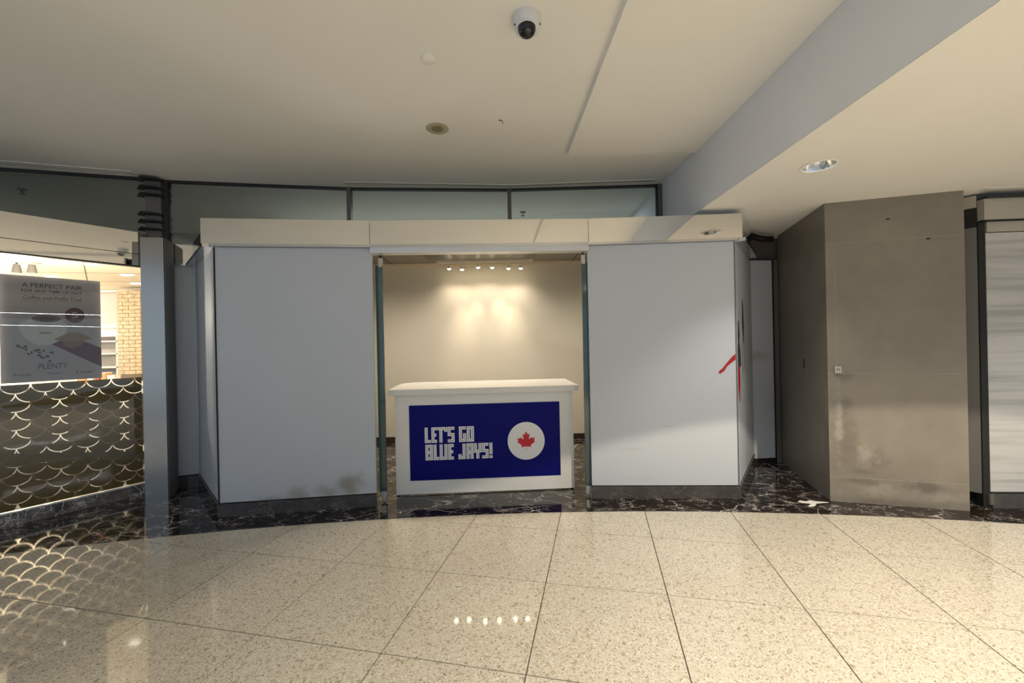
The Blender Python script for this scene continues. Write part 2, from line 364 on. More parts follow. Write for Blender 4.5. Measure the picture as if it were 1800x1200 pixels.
# ------------------------------------------------------------------ white hoarding: panels, bases, fascia, trims
def hoarding(p, q, z1, m, label, base=True):
    t = thing('hoarding_panel', (*lerp(p, q, .5), 0), label, 'panel')
    MB().wall(p, q, .128, z1, -.055, -.015).build('board', m, t)
    if base:
        MB().wall(p, q, 0, .118, -.05, 0).build('granite_base', 'base', t)
        MB().wall(p, q, .118, .128, -.05, -.022).build('shadow_gap', 'black', t)
    return t
hoarding(L2, L3, 2.55, 'panelA', 'wide white hoarding panel left of the counter opening, stained at its foot')
hoarding(R0, R1, 2.55, 'panelB', 'wide white hoarding panel right of the counter opening, with a red streak')
pl = hoarding(L1, L2, 2.55, 'panel', 'angled white return panel at the left end of the hoarding')
hoarding(L0, L1, 2.55, 'panel', 'narrow white panel between the steel column and the angled return')
pr_ = hoarding(R1, R2, 2.55, 'panel', 'angled white return panel with dark and red decal strips')
MB().box(L2[0] + .004, L2[0] + .016, L2[1] + .008, L2[1] + .03, .128, 2.55).build('corner_reveal', 'black', pl)
MB().box(R1[0] - .018, R1[0] - .006, R1[1] + .010, R1[1] + .032, .128, 2.55).build('corner_reveal', 'black', pr_)
bk = thing('hoarding_panel', (*lerp(R2, R3, .5), 0), 'narrow shaded white panel in the recess beside the stone column', 'panel')
MB().wall(R2, R3, .06, 2.56, -.06, -.02).build('board', 'panelC', bk)
MB().wall(R2, R3, 0, .06, -.06, -.01).build('granite_base', 'black', bk)
MB().wall(R3, (3.382, 5.20), 0, 2.56, -.06, 0).build('edge_post', 'grey', bk)
MB().wall(R3, lerp(R3, R2, .05), .06, 2.56, -.02, -.012).build('edge_gasket', 'black', bk)
# corner joints (thin dark reveals)
# fascia
FL, FA, FB, FR = (-2.89, 3.835), (-1.375, 4.025), (.786, 4.108), (2.285, 4.032)
fas = thing('mirror_fascia', (0, 4.05, 2.575), 'polished steel fascia above the white hoarding, reflecting the ceiling', 'fascia')
g = .004
for p, q in ((FL, FA), (FA, FB), (FB, FR)):
    d = Vector((q[0] - p[0], q[1] - p[1])).normalized() * g
    MB().wall((p[0] + d.x / 2, p[1] + d.y / 2), (q[0] - d.x / 2, q[1] - d.y / 2), 2.575, 2.812, -.02, 0).build('fascia_sheet', 'mirror', fas)
MB().wall((-2.87, 3.87), (-1.375, 4.055), 2.58, 2.80, -.10, -.022).wall((-1.375, 4.055), (.786, 4.138), 2.58, 2.80, -.10, -.022).wall((.786, 4.138), (2.25, 4.062), 2.58, 2.80, -.10, -.022).build('backing_box', 'black', fas)
La, Lb = offs((-2.83, 3.893), L1, .01); MB().wall(La, Lb, 2.575, 2.812, -.02, 0).build('fascia_sheet', 'mirror', fas)
Lc, Ld = offs(L0, L1, .01); MB().wall(Lc, Ld, 2.575, 2.80, -.02, 0).build('fascia_sheet', 'mirror', fas)
Ra, Rb = offs((2.275, 4.06), (2.86, 4.87), .012); MB().wall(Ra, Rb, 2.575, 2.812, -.02, 0).build('fascia_sheet', 'mirror', fas)
trim = thing('chrome_trim', (0, 4.05, 2.55), 'chrome strip running under the polished fascia', 'trim')
MB().wall(offs(L2, L3, 0)[0], L3, 2.552, 2.575, -.05, .035).build('trim_strip', 'chrome', trim)
MB().wall(R0, R1, 2.552, 2.575, -.05, .035).build('trim_strip', 'chrome', trim)
MB().wall(L1, L2, 2.545, 2.575, -.05, .075).build('trim_strip', 'chrome', trim)
MB().wall(L0, L1, 2.552, 2.575, -.05, .03).build('trim_strip', 'chrome', trim)
MB().wall(R1, lerp(R1, R2, .8), 2.54, 2.575, -.05, .085).build('trim_strip', 'chrome', trim)
hd = thing('door_header', (-.3, 4.1, 2.49), 'satin metal header with a chrome lip over the counter opening', 'header')
MB().wall((-1.372, 4.05), (.782, 4.133), 2.492, 2.545, -.08, .035).build('header_box', 'satin', hd)
MB().wall((-1.372, 4.05), (.782, 4.133), 2.545, 2.574, -.08, .045).build('chrome_lip', 'chrome', hd)

# ------------------------------------------------------------------ kiosk interior
struct(MB().box(-2.75, 1.75, 6.70, 6.80, 0, 2.95).build('wall_back', 'wallwarm'))
struct(MB().box(-2.75, 1.75, 6.685, 6.70, 0, .083).build('baseboard_back', 'brownboard'))
struct(MB().box(-2.75, -2.68, 4.35, 6.70, 0, 2.88).build('wall_left', 'wallwarm'))
struct(MB().box(1.70, 1.77, 4.30, 6.70, 0, 2.88).build('wall_right', 'wallwarm'))
kc = struct(MB().box(-2.75, 1.77, 4.5, 6.70, 2.88, 2.91).box(-2.6, 1.7, 4.17, 4.5, 2.80, 2.81).box(-2.6, 1.7, 4.49, 4.5, 2.81, 2.88).build('ceiling', 'shopceil'))
MB().box(-1.25, .37, 5.3, 6.2, 2.855, 2.88).build('ceiling_panel', 'bronze', kc)
for x in (-1.9, 1.0): MB().box(x - .004, x + .004, 4.5, 6.68, 2.876, 2.88).build('ceiling_joint', 'black', kc)
MB().box(-2.68, 1.70, 6.60, 6.70, 2.84, 2.88).build('cove_strip', 'cream', kc)
tr = thing('spotlight_track', (-.4, 6.43, 2.84), 'ceiling track carrying the six glowing spotlights over the back wall', 'light track')
MB().box(-1.15, .35, 6.415, 6.445, 2.845, 2.88).build('rail', 'shelfwhite', tr)
lx = [-.96, -.76, -.507, -.285, -.032, .16]; lz = [2.756, 2.740, 2.768, 2.762, 2.742, 2.741]
words = ['leftmost', 'second from left', 'third from left', 'third from right', 'second from right', 'rightmost']
aims = [(-.95, 1.3), (-.88, 1.0), (-.66, 1.35), (-.10, 1.5), (.08, 1.1), (.15, 1.6)]
for k in range(6):
    x, z = lx[k], lz[k]
    t = thing('spotlight', (x, 6.43, z), 'small glowing warm spotlight above the counter, %s of six' % words[k], 'spotlight', 'six spotlights on the kiosk track')
    MB().tube([(x, 6.43, 2.845), (x, 6.43, z + .045)], .008).build('stem', 'shelfwhite', t)
    MB().lathe((x, 6.43, z), [(0, .05), (.022, .05), (.033, .0), (.029, .0), (.02, .02), (0, .02)], 20).build('head', 'shelfwhite', t)
    MB().lathe((x, 6.43, z), [(0, -.016), (.014, -.013), (.024, -.003), (.026, .006), (0, .008)], 16).build('bulb', 'bulb', t)
    spot('spotlight_lamp', (x, 6.42, z - .03), (x * 1.25 + .1, 6.70, .5), 11, (1.0, .86, .66), 116, 1.0, .02)
    if 0 < k < 5: spot('spotlight_lamp', (x, 6.42, z - .03), (aims[k][0], 6.72, aims[k][1]), 34, (1.0, .84, .60), 42, 1.0, .02)

for x in (-1.7, -.3, 1.0): spot('ceiling_or_fill_lamp', (x, 5.15, 2.84), (x, 5.6, 0), 105, (1.0, .88, .70), 140, .9, .06)  # unseen fill spots added to brighten the kiosk wall, counter and floor
# sliding glass door leaves with clamps
for s, xe, xi, y, side in ((-1, -1.302, -2.4, 4.175, 'left'), (1, .728, 1.6, 4.215, 'right')):
    t = thing('sliding_glass_door', ((xe + xi) / 2, y, 0), 'green-edged sliding glass door leaf showing at the %s side of the opening' % side, 'glass door')
    MB().box(min(xe, xi), max(xe, xi), y - .006, y + .006, .10, 2.40).build('pane', 'glass', t)
    MB().box(min(xe, xe + s * .068), max(xe, xe + s * .068), y - .012, y + .012, .10, 2.40).build('glass_edge', 'green', t)
    MB().box(min(xe, xe + s * .035), max(xe, xe + s * .035), y - .02, y + .02, 2.38, 2.47).build('top_clamp', 'clamp', t)
    MB().box(xe + s * .012 - .01, xe + s * .012 + .01, y - .02, y + .02, 2.47, 2.50).build('hanger', 'dark', t)
    MB().box(min(xe, xe + s * .05), max(xe, xe + s * .05), y - .022, y + .022, .03, .11).build('bottom_clamp', 'satin', t)
    MB().lathe((xe + s * .02, y, 0), [(.0, .03), (.012, .03), (.012, 0), (0, 0)], 12).build('pivot', 'satin', t)

# ------------------------------------------------------------------ counter with its sign
ca = math.radians(3.31); CD = (math.cos(ca), math.sin(ca)); CO = (-1.246, 4.314); CP = (CO, CD)
cn = (CD[1], -CD[0])
def cpt(u, w): return (CO[0] + CD[0] * u - cn[0] * w, CO[1] + CD[1] * u - cn[1] * w)
ct = thing('counter', (*cpt(.945, .3), 0), 'white service counter with overhanging top and blue sign in the opening', 'counter')
MB().prism([cpt(0, 0), cpt(1.89, 0), cpt(1.89, .03), cpt(0, .03)], .012, 1.062).build('front_panel', 'whitepaint', ct)
for u in (0, 1.86): MB().prism([cpt(u, .03), cpt(u + .03, .03), cpt(u + .03, .66), cpt(u, .66)], .012, 1.062).build('side_panel', 'whitepaint', ct)
MB().prism([cpt(.03, .05), cpt(1.86, .05), cpt(1.86, .6), cpt(.03, .6)], 0, .012).build('foot_frame', 'black', ct)
tp = [cpt(-.055, -.05), cpt(1.945, -.05), cpt(1.945, .74), cpt(.10, .74), cpt(-.02, .66), cpt(-.055, .56)]
MB().prism(tp, 1.062, 1.122).build('top', 'countertop', ct)
sg = thing('sign_board', (*cpt(.945, -.004), .155), 'blue sign with white outlined lettering and a red maple leaf roundel', 'sign')
U0 = .149
MB().flat(CP, rect(U0, U0 + 1.594, .157, .947), .006, .0005).build('board', 'blue', sg)
def stroke(P, pts, w, z, m, name, parent, closed=False):
    """constant-width mitred polyline as thin raised print"""
    n = len(pts); Lp, Rp = [], []
    for i, p in enumerate(pts):
        p = Vector(p)
        a = Vector(pts[i - 1]) if (i > 0 or closed) else None; b = Vector(pts[(i + 1) % n]) if (i < n - 1 or closed) else None
        d1 = (p - a).normalized() if a is not None else None; d2 = (b - p).normalized() if b is not None else None
        if d1 is None: d1 = d2
        if d2 is None: d2 = d1
        n1 = Vector((-d1.y, d1.x)); n2 = Vector((-d2.y, d2.x)); mt = n1 + n2
        mt = mt / max(mt.dot(n1), .35) if mt.length > 1e-6 else n1
        Lp.append(p + mt * w / 2); Rp.append(p - mt * w / 2)
    mb = MB(); o, d = P; nn = (d[1], -d[0]); f = lambda q, hh: (o[0] + d[0] * q.x + nn[0] * hh, o[1] + d[1] * q.x + nn[1] * hh, q.y)
    for i in range(n if closed else n - 1):
        j = (i + 1) % n; mb.add([f(Lp[i], z), f(Rp[i], z), f(Rp[j], z), f(Lp[j], z)], [(0, 1, 2, 3)])
    return mb
def glyph(ch, x0, x1, y0, y1, w):
    a, b, c, d = x0 + w / 2, x1 - w / 2, y0 + w / 2, y1 - w / 2; mid = (y0 + y1) / 2; k = w * .35
    T = {
        'L': [([(a, y1), (a, c), (x1, c)], 0)],
        'E': [([(x1, d), (a, d), (a, c), (x1, c)], 0), ([(a + w / 2, mid), (x1 - .1 * (x1 - x0), mid)], 0)],
        'T': [([(x0, d), (x1, d)], 0), ([((a + b) / 2, d - w / 2), ((a + b) / 2, y0)], 0)],
        'S': [([(x1, d), (a, d), (a, mid), (b, mid), (b, c), (x0, c)], 0)],
        'G': [([(x1, d), (a, d), (a, c), (b, c), (b, mid + w * .3)], 0)],
        'O': [([(a, d), (a, c), (b, c), (b, d)], 1)],
        'B': [([(a, d), (a, c), (b, c), (b, mid + k), (b, d)], 1), ([(a + w / 2, mid), (b - w / 2, mid)], 0)],
        'U': [([(a, y1), (a, c), (b, c), (b, y1)], 0)],
        'J': [([(b, y1), (b, c), (a, c), (a, y0 + w * 1.7)], 0)],
        'A': [([(a, y0), (a, d), (b, d), (b, y0)], 0), ([(a + w / 2, mid - w * .4), (b - w / 2, mid - w * .4)], 0)],
        'Y': [([(a, y1), (a, mid - w * .1), (b, mid - w * .1), (b, y1)], 0), ([((a + b) / 2, mid - w * .6), ((a + b) / 2, y0)], 0)],
        '!': [([((x0 + x1) / 2, y1), ((x0 + x1) / 2, y0 + w * 1.35)], 0), ([((x0 + x1) / 2, y0 + w), ((x0 + x1) / 2, y0)], 0)],
        "'": [([((x0 + x1) / 2, y1), ((x0 + x1) / 2, y1 - w * 1.6)], 0)]}
    return T[ch]
cu_ = lambda cx: U0 + (cx - 10) / 1690 * 1.594
row1 = [('L', 178, 246), ('E', 252, 313), ('T', 316, 396), ("'", 400, 423), ('S', 432, 508), ('G', 558, 637), ('O', 645, 725)]
row2 = [('B', 182, 264), ('L', 272, 335), ('U', 340, 426), ('E', 434, 497), ('J', 548, 628), ('A', 638, 716), ('Y', 722, 806), ('S', 812, 886), ('!', 896, 929)]
for rw, (z0, z1) in ((row1, (.549, .712)), (row2, (.367, .531))):
    for ch, a, b in rw:
        x0, x1 = cu_(a), cu_(b); w = .0315
        white, inl = MB(), MB()
        for pts, cl in glyph(ch, x0, x1, z0, z1, w):
            q = stroke(CP, pts, w, .0072, None, None, None, cl); white.add(q.v, q.f)
            q = stroke(CP, pts, .0045, .0078, None, None, None, cl); inl.add(q.v, q.f)
        lo = white.build('letter', 'white', sg); inl.build('inline', 'inline', lo)
cc = (cu_(1313), .537)
MB().flat(CP, ell(*cc, .198, .201, 64), .0008, .0066).build('roundel', 'white', sg)
half = [(-38, 2030), (-45, 1167), (-75, 1095), (-156, 1069), (-1015, 1220), (-899, 900), (-919, 827), (-1860, 65), (-1648, -34), (-1614, -113), (-1800, -685), (-1258, -570), (-1185, -608), (-1080, -855), (-657, -401), (-580, -390), (-546, -458), (-750, -1510), (-423, -1321), (-332, -1348), (0, -2000)]
leaf = half + [(-x, y) for x, y in half[::-1][1:]]
k = .212 / 4030
mb = MB(); me_pts = [(cc[0] + x * k, cc[1] - .003 - y * k) for x, y in leaf]
mb.flat(CP, me_pts, .0008, .0076).build('maple_leaf', 'red', sg)

# ------------------------------------------------------------------ red and dark decals on the right hoarding
dR = Vector((R2[0] - R1[0], R2[1] - R1[1])).normalized(); PR = (offs(R1, R2, -.0145)[0], (dR.x, dR.y))
dF = Vector((R1[0] - R0[0], R1[1] - R0[1])).normalized(); PF = (offs(R0, R1, -.0145)[0], (dF.x, dF.y))
st = thing('decal', (2.12, 4.07, 1.25), 'red tapering streak decal near the right edge of the white panel', 'decal')
MB().flat(PF, [(1.285, 1.272), (1.268, 1.248), (1.285, 1.235), (1.325, 1.262), (1.36, 1.315), (1.448, 1.382), (1.448, 1.442), (1.40, 1.40), (1.345, 1.335), (1.31, 1.29)], .001).build('streak', 'decalred', st)
fg = thing('decal', (2.4, 4.3, .9), 'dark figure decal with red legs on the angled return panel', 'decal')
MB().flat(PR, [(0.075, 1.33), (0.045, 1.45), (0.112, 1.55), (0.090, 1.62), (0.135, 1.76), (0.195, 1.77), (0.240, 1.62), (0.210, 1.56), (0.285, 1.46), (0.330, 1.30), (0.180, 1.28)], .001).build('torso', 'ink', fg)
MB().flat(PR, [(0.022, .86), (0.045, .86), (0.120, 1.1), (0.150, .94), (0.188, .94), (0.225, 1.15), (0.210, 1.28), (0.053, 1.33), (0.015, 1.0)], .001).build('leg', 'decalred', fg)
MB().flat(PR, [(0.454, 1.70), (0.475, 1.97), (0.508, 2.02), (0.562, 1.93), (0.605, 1.75), (0.583, 1.57), (0.529, 1.52), (0.497, 1.60)], .001).build('bat', 'ink', fg)
MB().flat(PR, [(0.432, 1.20), (0.443, 1.58), (0.459, 1.58), (0.454, 1.20)], .001).build('strip', 'ink', fg)
MB().flat(PR, [(0.648, 1.18), (0.632, 1.56), (0.648, 1.56), (0.670, 1.18)], .001).build('strip', 'ink', fg)

# ------------------------------------------------------------------ clerestory windows above
def window(idx, p, q, z0=2.80, label=None):
    w = MB().wall(p, q, ZC - .022, ZC - .001, -.03, .03).build('window_%d' % idx, 'dark'); struct(w)
    MB().wall(p, q, z0, ZC - .022, -.004, .004).build('pane', 'cglass', w)
    return w
ws = [window(k + 1, CL[k], CL[k + 1]) for k in range(3)]
for k, c in enumerate(CL[1:3]): MB().box(c[0] - .024, c[0] + .024, c[1] - .05, c[1] + .02, 2.80, ZC - .004).build('mullion', 'bronze', ws[k])
MB().box(1.845, 1.899, 5.09, 5.15, 2.80, ZC - .004).build('jamb', 'bronze', ws[2]); MB().box(1.833, 1.845, 5.10, 5.15, 2.80, ZC - .004).build('gasket', 'black', ws[2])
w4 = window(4, (-7.2, 3.79), (-4.10, 4.62), 2.80)
# plenum behind the clerestory
struct(MB().box(-7.5, 1.9, 7.0, 7.1, 2.9, ZC).build('wall_plenum', 'dimwall'))
struct(MB().prism([(-3.9, 4.75), (-1.95, 5.08), (0, 5.22), (1.88, 5.17), (1.88, 7.0), (-3.9, 7.0)], 2.92, 2.935).build('floor_plenum', 'shopceil'))
pl_ = bpy.data.lights.new('plenum_fill', 'AREA'); pl_.shape = 'RECTANGLE'; pl_.size = 5.0; pl_.size_y = .5; pl_.energy = 34; pl_.color = (.85, .95, 1)  # unseen fill light added to lift the dark clerestory
o = bpy.data.objects.new('plenum_fill', pl_); COL.objects.link(o); o.location = (-.9, 6.2, 3.50)
# slot air diffusers in the ceiling
sd = thing('slot_diffuser', (-.1, 5.0, ZC - .006), 'long slotted air diffuser in the ceiling before the clerestory glass', 'diffuser')
P3 = [(-1.95, 4.87), (.03, 5.06), (1.76, 4.98)]
for a, b in zip(P3[:-1], P3[1:]):
    MB().wall(a, b, ZC - .006, ZC, -.035, .035).build('diffuser_frame', 'ceil', sd)
    for t in (-.012, .012): MB().wall(a, b, ZC - .0075, ZC - .006, t - .005, t + .005).build('slot', 'grey', sd)
sd = thing('slot_diffuser', (-4.9, 4.2, ZC - .006), 'slotted air diffuser in the ceiling above the left shop', 'diffuser')
MB().wall((-6.4, 3.75), (-4.08, 4.46), ZC - .006, ZC, -.05, .03).build('diffuser_frame', 'ceil', sd)
for t in (-.04, .02): MB().wall((-6.4, 3.75), (-4.08, 4.46), ZC - .0075, ZC - .006, t - .004, t + .004).build('slot', 'grey', sd)

# ------------------------------------------------------------------ steel column with finned head
sc = thing('steel_column', (-3.9, 4.55, 0), 'brushed steel column between the café window and the hoarding', 'column')
poly = [(-3.968, 4.405), (-3.757, 4.45), (-3.862, 4.705), (-4.08, 4.72)]
MB().prism(poly, 0, 2.80).build('steel_cladding', 'brushed', sc)
MB().prism([(-3.755, 4.456), (-3.749, 4.458), (-3.850, 4.703), (-3.859, 4.703)], 0, 2.80).build('side_channel', 'grey', sc)
MB().prism([(-3.87, 4.69), (-3.845, 4.68), (-3.875, 4.73), (-3.90, 4.74)], 0, 2.80).build('gasket', 'black', sc)
ph = thing('finned_pilaster', (-4.0, 4.66, 2.80), 'dark pilaster head with six horizontal fins above the steel column', 'pilaster')
MB().prism([(-4.08, 4.60), (-3.935, 4.64), (-3.91, 4.72), (-4.06, 4.78)], 2.80, ZC).build('pilaster_box', 'bronze', ph)
MB().prism([(-3.932, 4.645), (-3.895, 4.69), (-3.895, 4.74), (-3.932, 4.72)], 2.80, ZC).build('edge_channel', 'dark', ph)
for z in (3.49, 3.395, 3.315, 3.105, 3.02, 2.935):
    MB().prism([(-4.165, 4.60), (-4.03, 4.485), (-3.905, 4.55), (-3.905, 4.66), (-4.06, 4.70)], z - .007, z + .007).build('fin', 'dark', ph)

# ------------------------------------------------------------------ café shopfront on the left
GP = (G0, GD); ge = lambda u: (G0[0] + GD[0] * u, G0[1] + GD[1] * u)
pA, pB = ge(-.75), ge(1.02)
w5 = MB().wall(pA, pB, 2.50, 2.515, -.03, .03).build('window_5', 'dark'); struct(w5)
MB().wall(pA, pB, .128, 2.505, -.004, .004).build('pane', 'shopglass', w5)
MB().wall(pA, pB, .118, .13, -.03, .02).build('sill', 'satin', w5)
MB().wall(pA, pB, 0, .12, -.06, .015).build('plinth', 'plinth', w5)
f2 = thing('mirror_fascia', (*ge(.3), 2.51), 'polished steel fascia above the café window', 'fascia')
MB().wall(pA, pB, 2.645, 2.885, -.03, .012).build('fascia_sheet', 'mirror', f2)
MB().wall(pA, pB, 2.515, 2.64, -.03, .006).build('lower_sheet', 'mirror', f2)
MB().wall(pA, pB, 2.52, 2.87, -.09, -.035).build('backing_box', 'black', f2)
MB().wall(ge(.985), ge(1.025), 2.515, 2.885, -.01, .016).build('end_cap', 'bronze', f2)
struct(MB().prism([pA, pB, (-4.1, 4.62), (-6.6, 3.95)], 2.87, 2.88).build('trim_1', 'bronze'))
# gold fish-scale film behind the glass: each scale a piece
film = thing('gold_scale_film', (*ge(.3), .13), 'gold fish-scale film on the lower café window', 'window film')
r = .0925; rv = .085; gap = .0041
def scale_poly(top):
    n = 10; P = []
    ri = 1 - gap / r
    for i in range(n + 1): a = math.pi + math.pi * i / n; P.append((ri * math.cos(a), ri * math.sin(a)))
    if top: P += [(ri, 0.0)]
    else:
        ro = 1 + gap / r
        a_end = math.asin(min(1, 1 / ro)); 
        for i in range(1, n):   # up the right concave arc: centre (1,1)
            a = -math.pi / 2 - (math.pi / 2 - .10) * i / n; P.append((1 + ro * math.cos(a), 1 + ro * math.sin(a)))
        for i in range(n - 1, 0, -1):
            a = -math.pi / 2 + (math.pi / 2 - .10) * i / n; P.append((-1 + ro * math.cos(a), 1 + ro * math.sin(a)))
    return P
def scale_mesh(top, umin=-9, umax=9, vmin=-9):
    pts = [(max(umin, min(umax, x * r)), max(vmin, y * rv)) for x, y in scale_poly(top)]
    return MB().flat(((0, 0), GD), pts, .001, -.012)
ma = scale_mesh(False).build('gold_scale', 'gold', film); ma.location = (0, 0, 0)
for v in ma.data.vertices: v.co += film.location
mesh_a = ma.data; bpy.data.objects.remove(ma)
ZT = 1.292; ustart = .29
for row in range(14):
    zc = ZT - row * rv
    for c in range(-6, 6):
        u = ustart + c * 2 * r + (r if row % 2 else 0)
        if u < -.72 or u - r > .99: continue
        lo = .136 - zc
        if row == 0 or u + r > .995 or lo > -rv * .98:
            o = ge(u); pts = [(max(-9, min(.995 - u, x * r)), max(lo, y * rv)) for x, y in scale_poly(row == 0)]
            if max(p[0] for p in pts) - min(p[0] for p in pts) < .012 or max(p[1] for p in pts) - min(p[1] for p in pts) < .012: continue
            MB().flat((o, GD), [(a, b + zc) for a, b in pts], .001, -.012).build('gold_scale', 'gold', film)
        else:
            o = ge(u); inst('gold_scale', mesh_a, (o[0], o[1], zc), film)
# poster
po = thing('poster', (*ge(.35), 1.31), 'grey poster advertising coffee and a muffin inside the café window', 'poster')
PP = (offs(G0, G1, -.016)[0], GD)
MB().flat(PP, rect(.022, .684, 1.308, 2.315), .003, -.004).build('sheet', 'poster', po)
def pr(name, pts, m, off): return MB().flat(PP, pts, .0004, off).build(name, m, po)
pr('maroon_wedge', [(.30, 1.69), (.46, 1.70), (.574, 1.682), (.683, 1.622), (.683, 1.425), (.53, 1.53), (.353, 1.654)], 'maroon', .0)
pr('price_roundel', ell(.497, 1.953, .069, .075), 'maroon', .0002)
pr('cup', [(.132, 1.86)] + ell(.288, 1.85, .155, .195, 24, math.pi, 2 * math.pi) + [(.44, 1.86), (.41, 1.90), (.30, 1.945), (.19, 1.90)], 'cup', .0006)
pr('coffee', ell(.306, 1.912, .096, .034), 'coffee', .0010); pr('coffee_shade', ell(.31, 1.905, .06, .017), 'beans', .0014)
pr('saucer_shade', ell(.30, 1.775, .045, .009), 'shelfgrey', .0010)
pr('napkin', [(.11, 1.69), (.19, 1.66), (.27, 1.59), (.23, 1.57), (.16, 1.60)], 'leafgrey', .0010)
pr('muffin_cup', [(.40, 1.70), (.56, 1.70), (.535, 1.645), (.47, 1.622), (.42, 1.65)], 'muffincup', .0010)
pr('muffin', [(.353, 1.712), (.40, 1.745), (.45, 1.775), (.495, 1.782), (.55, 1.768), (.613, 1.722), (.57, 1.70), (.50, 1.688), (.41, 1.692)], 'muffin', .0014)
rb = random.Random(3)
for k in range(22):
    t = rb.random(); u = .12 + .23 * t; v = 1.645 - .10 * t + rb.uniform(-.045, .03) * (.6 + t)
    a = rb.uniform(0, 3.1); P = [(u + .013 * math.cos(q) * math.cos(a) - .008 * math.sin(q) * math.sin(a), v + .013 * math.cos(q) * math.sin(a) + .008 * math.sin(q) * math.cos(a)) for q in [2 * math.pi * i / 9 for i in range(9)]]
    pr('coffee_bean', P, 'beans', .0018)
pr('rule', rect(.125, .547, 2.145, 2.147), 'ink', .0004); pr('rule', rect(.15, .547, 2.081, 2.083), 'ink', .0004)
text('lettering', 'A PERFECT PAIR', PP, .155, .552, 2.208, 2.250, 'ink', po, .001, .012)
text('lettering', 'FOR ANY TIME OF DAY', PP, .153, .552, 2.160, 2.190, 'ink', po, .001, .008)
text('lettering', 'Coffee and Muffin Deal', PP, .163, .546, 2.095, 2.130, 'ink', po, .001)
text('lettering', '5', PP, .475, .519, 1.925, 1.985, 'poster', po, .0012, .01)
text('lettering', 'PLENTY', PP, .249, .443, 1.427, 1.478, 'ink', po, .001)
text('lettering', 'Fresh', PP, .099, .203, 1.368, 1.392, 'ink', po, .001); text('lettering', 'Tasty', PP, .302, .397, 1.368, 1.394, 'ink', po, .001); text('lettering', 'Local', PP, .500, .608, 1.370, 1.394, 'ink', po, .001)

# café room behind
struct(MB().box(-11, -4.0, 7.4, 7.5, 0, 2.9).build('wall_cafe', 'cream'))
struct(MB().box(-4.02, -3.95, 4.80, 7.4, 0, 2.9).build('wall_party', 'cream'))
cc_ = struct(MB().prism([(-11, 7.4), (-4.0, 7.4), (-4.05, 4.70), (-4.25, 4.42), offs(G0, G1, -.10)[0], offs(*(pA, pB), -.10)[0], (-11, 2.6)], 2.69, 2.70).build('ceiling', 'cream'))
for k, (x, y) in enumerate([(-5.3, 5.2), (-6.2, 5.2), (-5.6, 6.0), (-6.7, 6.0), (-6.2, 6.8), (-7.4, 6.8), (-8.4, 6.2), (-7.2, 5.2), (-4.9, 6.4)]):
    MB().box(x - .07, x + .07, y - .035, y + .035, 2.678, 2.689).build('ceiling_or_fill_lamp', 'shoplamp', cc_)
for a, b in (((-9.5, 5.0), (-4.2, 6.2)), ((-9.5, 6.0), (-4.2, 7.0)), ((-7.5, 7.3), (-5.0, 4.8))): MB().wall(a, b, 2.688, 2.69, -.006, .006).build('ceiling_joint', 'mortar', cc_)
pl2 = bpy.data.lights.new('cafe_fill', 'POINT'); pl2.energy = 95; pl2.color = (1, .88, .70); pl2.shadow_soft_size = .05  # unseen fill lights added to brighten the café interior
o = bpy.data.objects.new('cafe_fill', pl2); COL.objects.link(o); o.location = (-5.5, 4.55, 2.05)
o = bpy.data.objects.new('cafe_fill', pl2); COL.objects.link(o); o.location = (-7.2, 4.8, 2.2)
pl3 = pl2.copy(); pl3.energy = 190  # stronger added fill, out of view, for the far café ceiling
o = bpy.data.objects.new('cafe_fill', pl3); COL.objects.link(o); o.location = (-8.7, 6.6, 2.1)
struct(MB().box(-9, -4.02, 7.36, 7.40, 2.63, 2.665).build('trim_2', 'shelfwhite'))
pb = thing('menu_wall_board', (-7.3, 7.36, 1.83), 'pink wall board with a white lettered band seen past the poster', 'board')
MB().box(-8.0, -6.89, 7.35, 7.40, 2.05, 2.61).build('board', 'pink', pb)
MB().box(-8.0, -6.875, 7.33, 7.40, 1.835, 2.05).build('band', 'shelfwhite', pb)
MB().box(-6.885, -6.855, 7.33, 7.40, 1.83, 2.63).build('edge_post', 'wood', pb)
text('lettering', 'WITH LOVE', ((-7.36, 7.33), (1, 0)), .0, .32, 1.955, 1.995, 'redpacket', pb, .003, .01)
sh = thing('wall_shelf', (-7.4, 7.3, 1.1), 'grey wall shelf unit with white dividers in the café', 'shelf')
MB().box(-8.0, -6.88, 7.36, 7.40, 1.10, 1.83).build('back_board', 'shelfgrey', sh)
MB().box(-8.0, -6.88, 7.18, 7.36, 1.75, 1.83).build('top_rail', 'wood', sh)
for z in (1.735, 1.52, 1.28): MB().box(-8.0, -6.88, 7.16, 7.36, z, z + .022).build('shelf_board', 'shelfwhite', sh)
MB().box(-6.905, -6.88, 7.16, 7.36, 1.10, 1.83).build('upright', 'shelfwhite', sh)
bc = thing('brick_pillar', (-6.72, 7.25, 0), 'pale brick pillar standing at the back of the café', 'pillar')
MB().box(-6.842, -6.448, 7.135, 7.355, 0, 2.62).build('mortar_core', 'mortar', bc)
brk = {}
def brick(x0, x1, z):
    key = round(x1 - x0, 3)
    if key not in brk:
        o = MB().box(-(x1 - x0) / 2, (x1 - x0) / 2, -.11, .11, -.029, .029).build('brick', 'brick', bc)
        for v in o.data.vertices: v.co += bc.location
        brk[key] = o.data; bpy.data.objects.remove(o)
    inst('brick', brk[key], ((x0 + x1) / 2, 7.238, z), bc)
for k in range(22):
    z = 1.20 + k * .066
    if z > 2.60: break
    if k % 2: brick(-6.85, -6.65, z); brick(-6.64, -6.44, z)
    else: brick(-6.85, -6.75, z); brick(-6.74, -6.54, z); brick(-6.53, -6.44, z)
dc = thing('display_counter', (-6.2, 6.3, 0), 'white café display counter seen through the film gaps', 'counter')
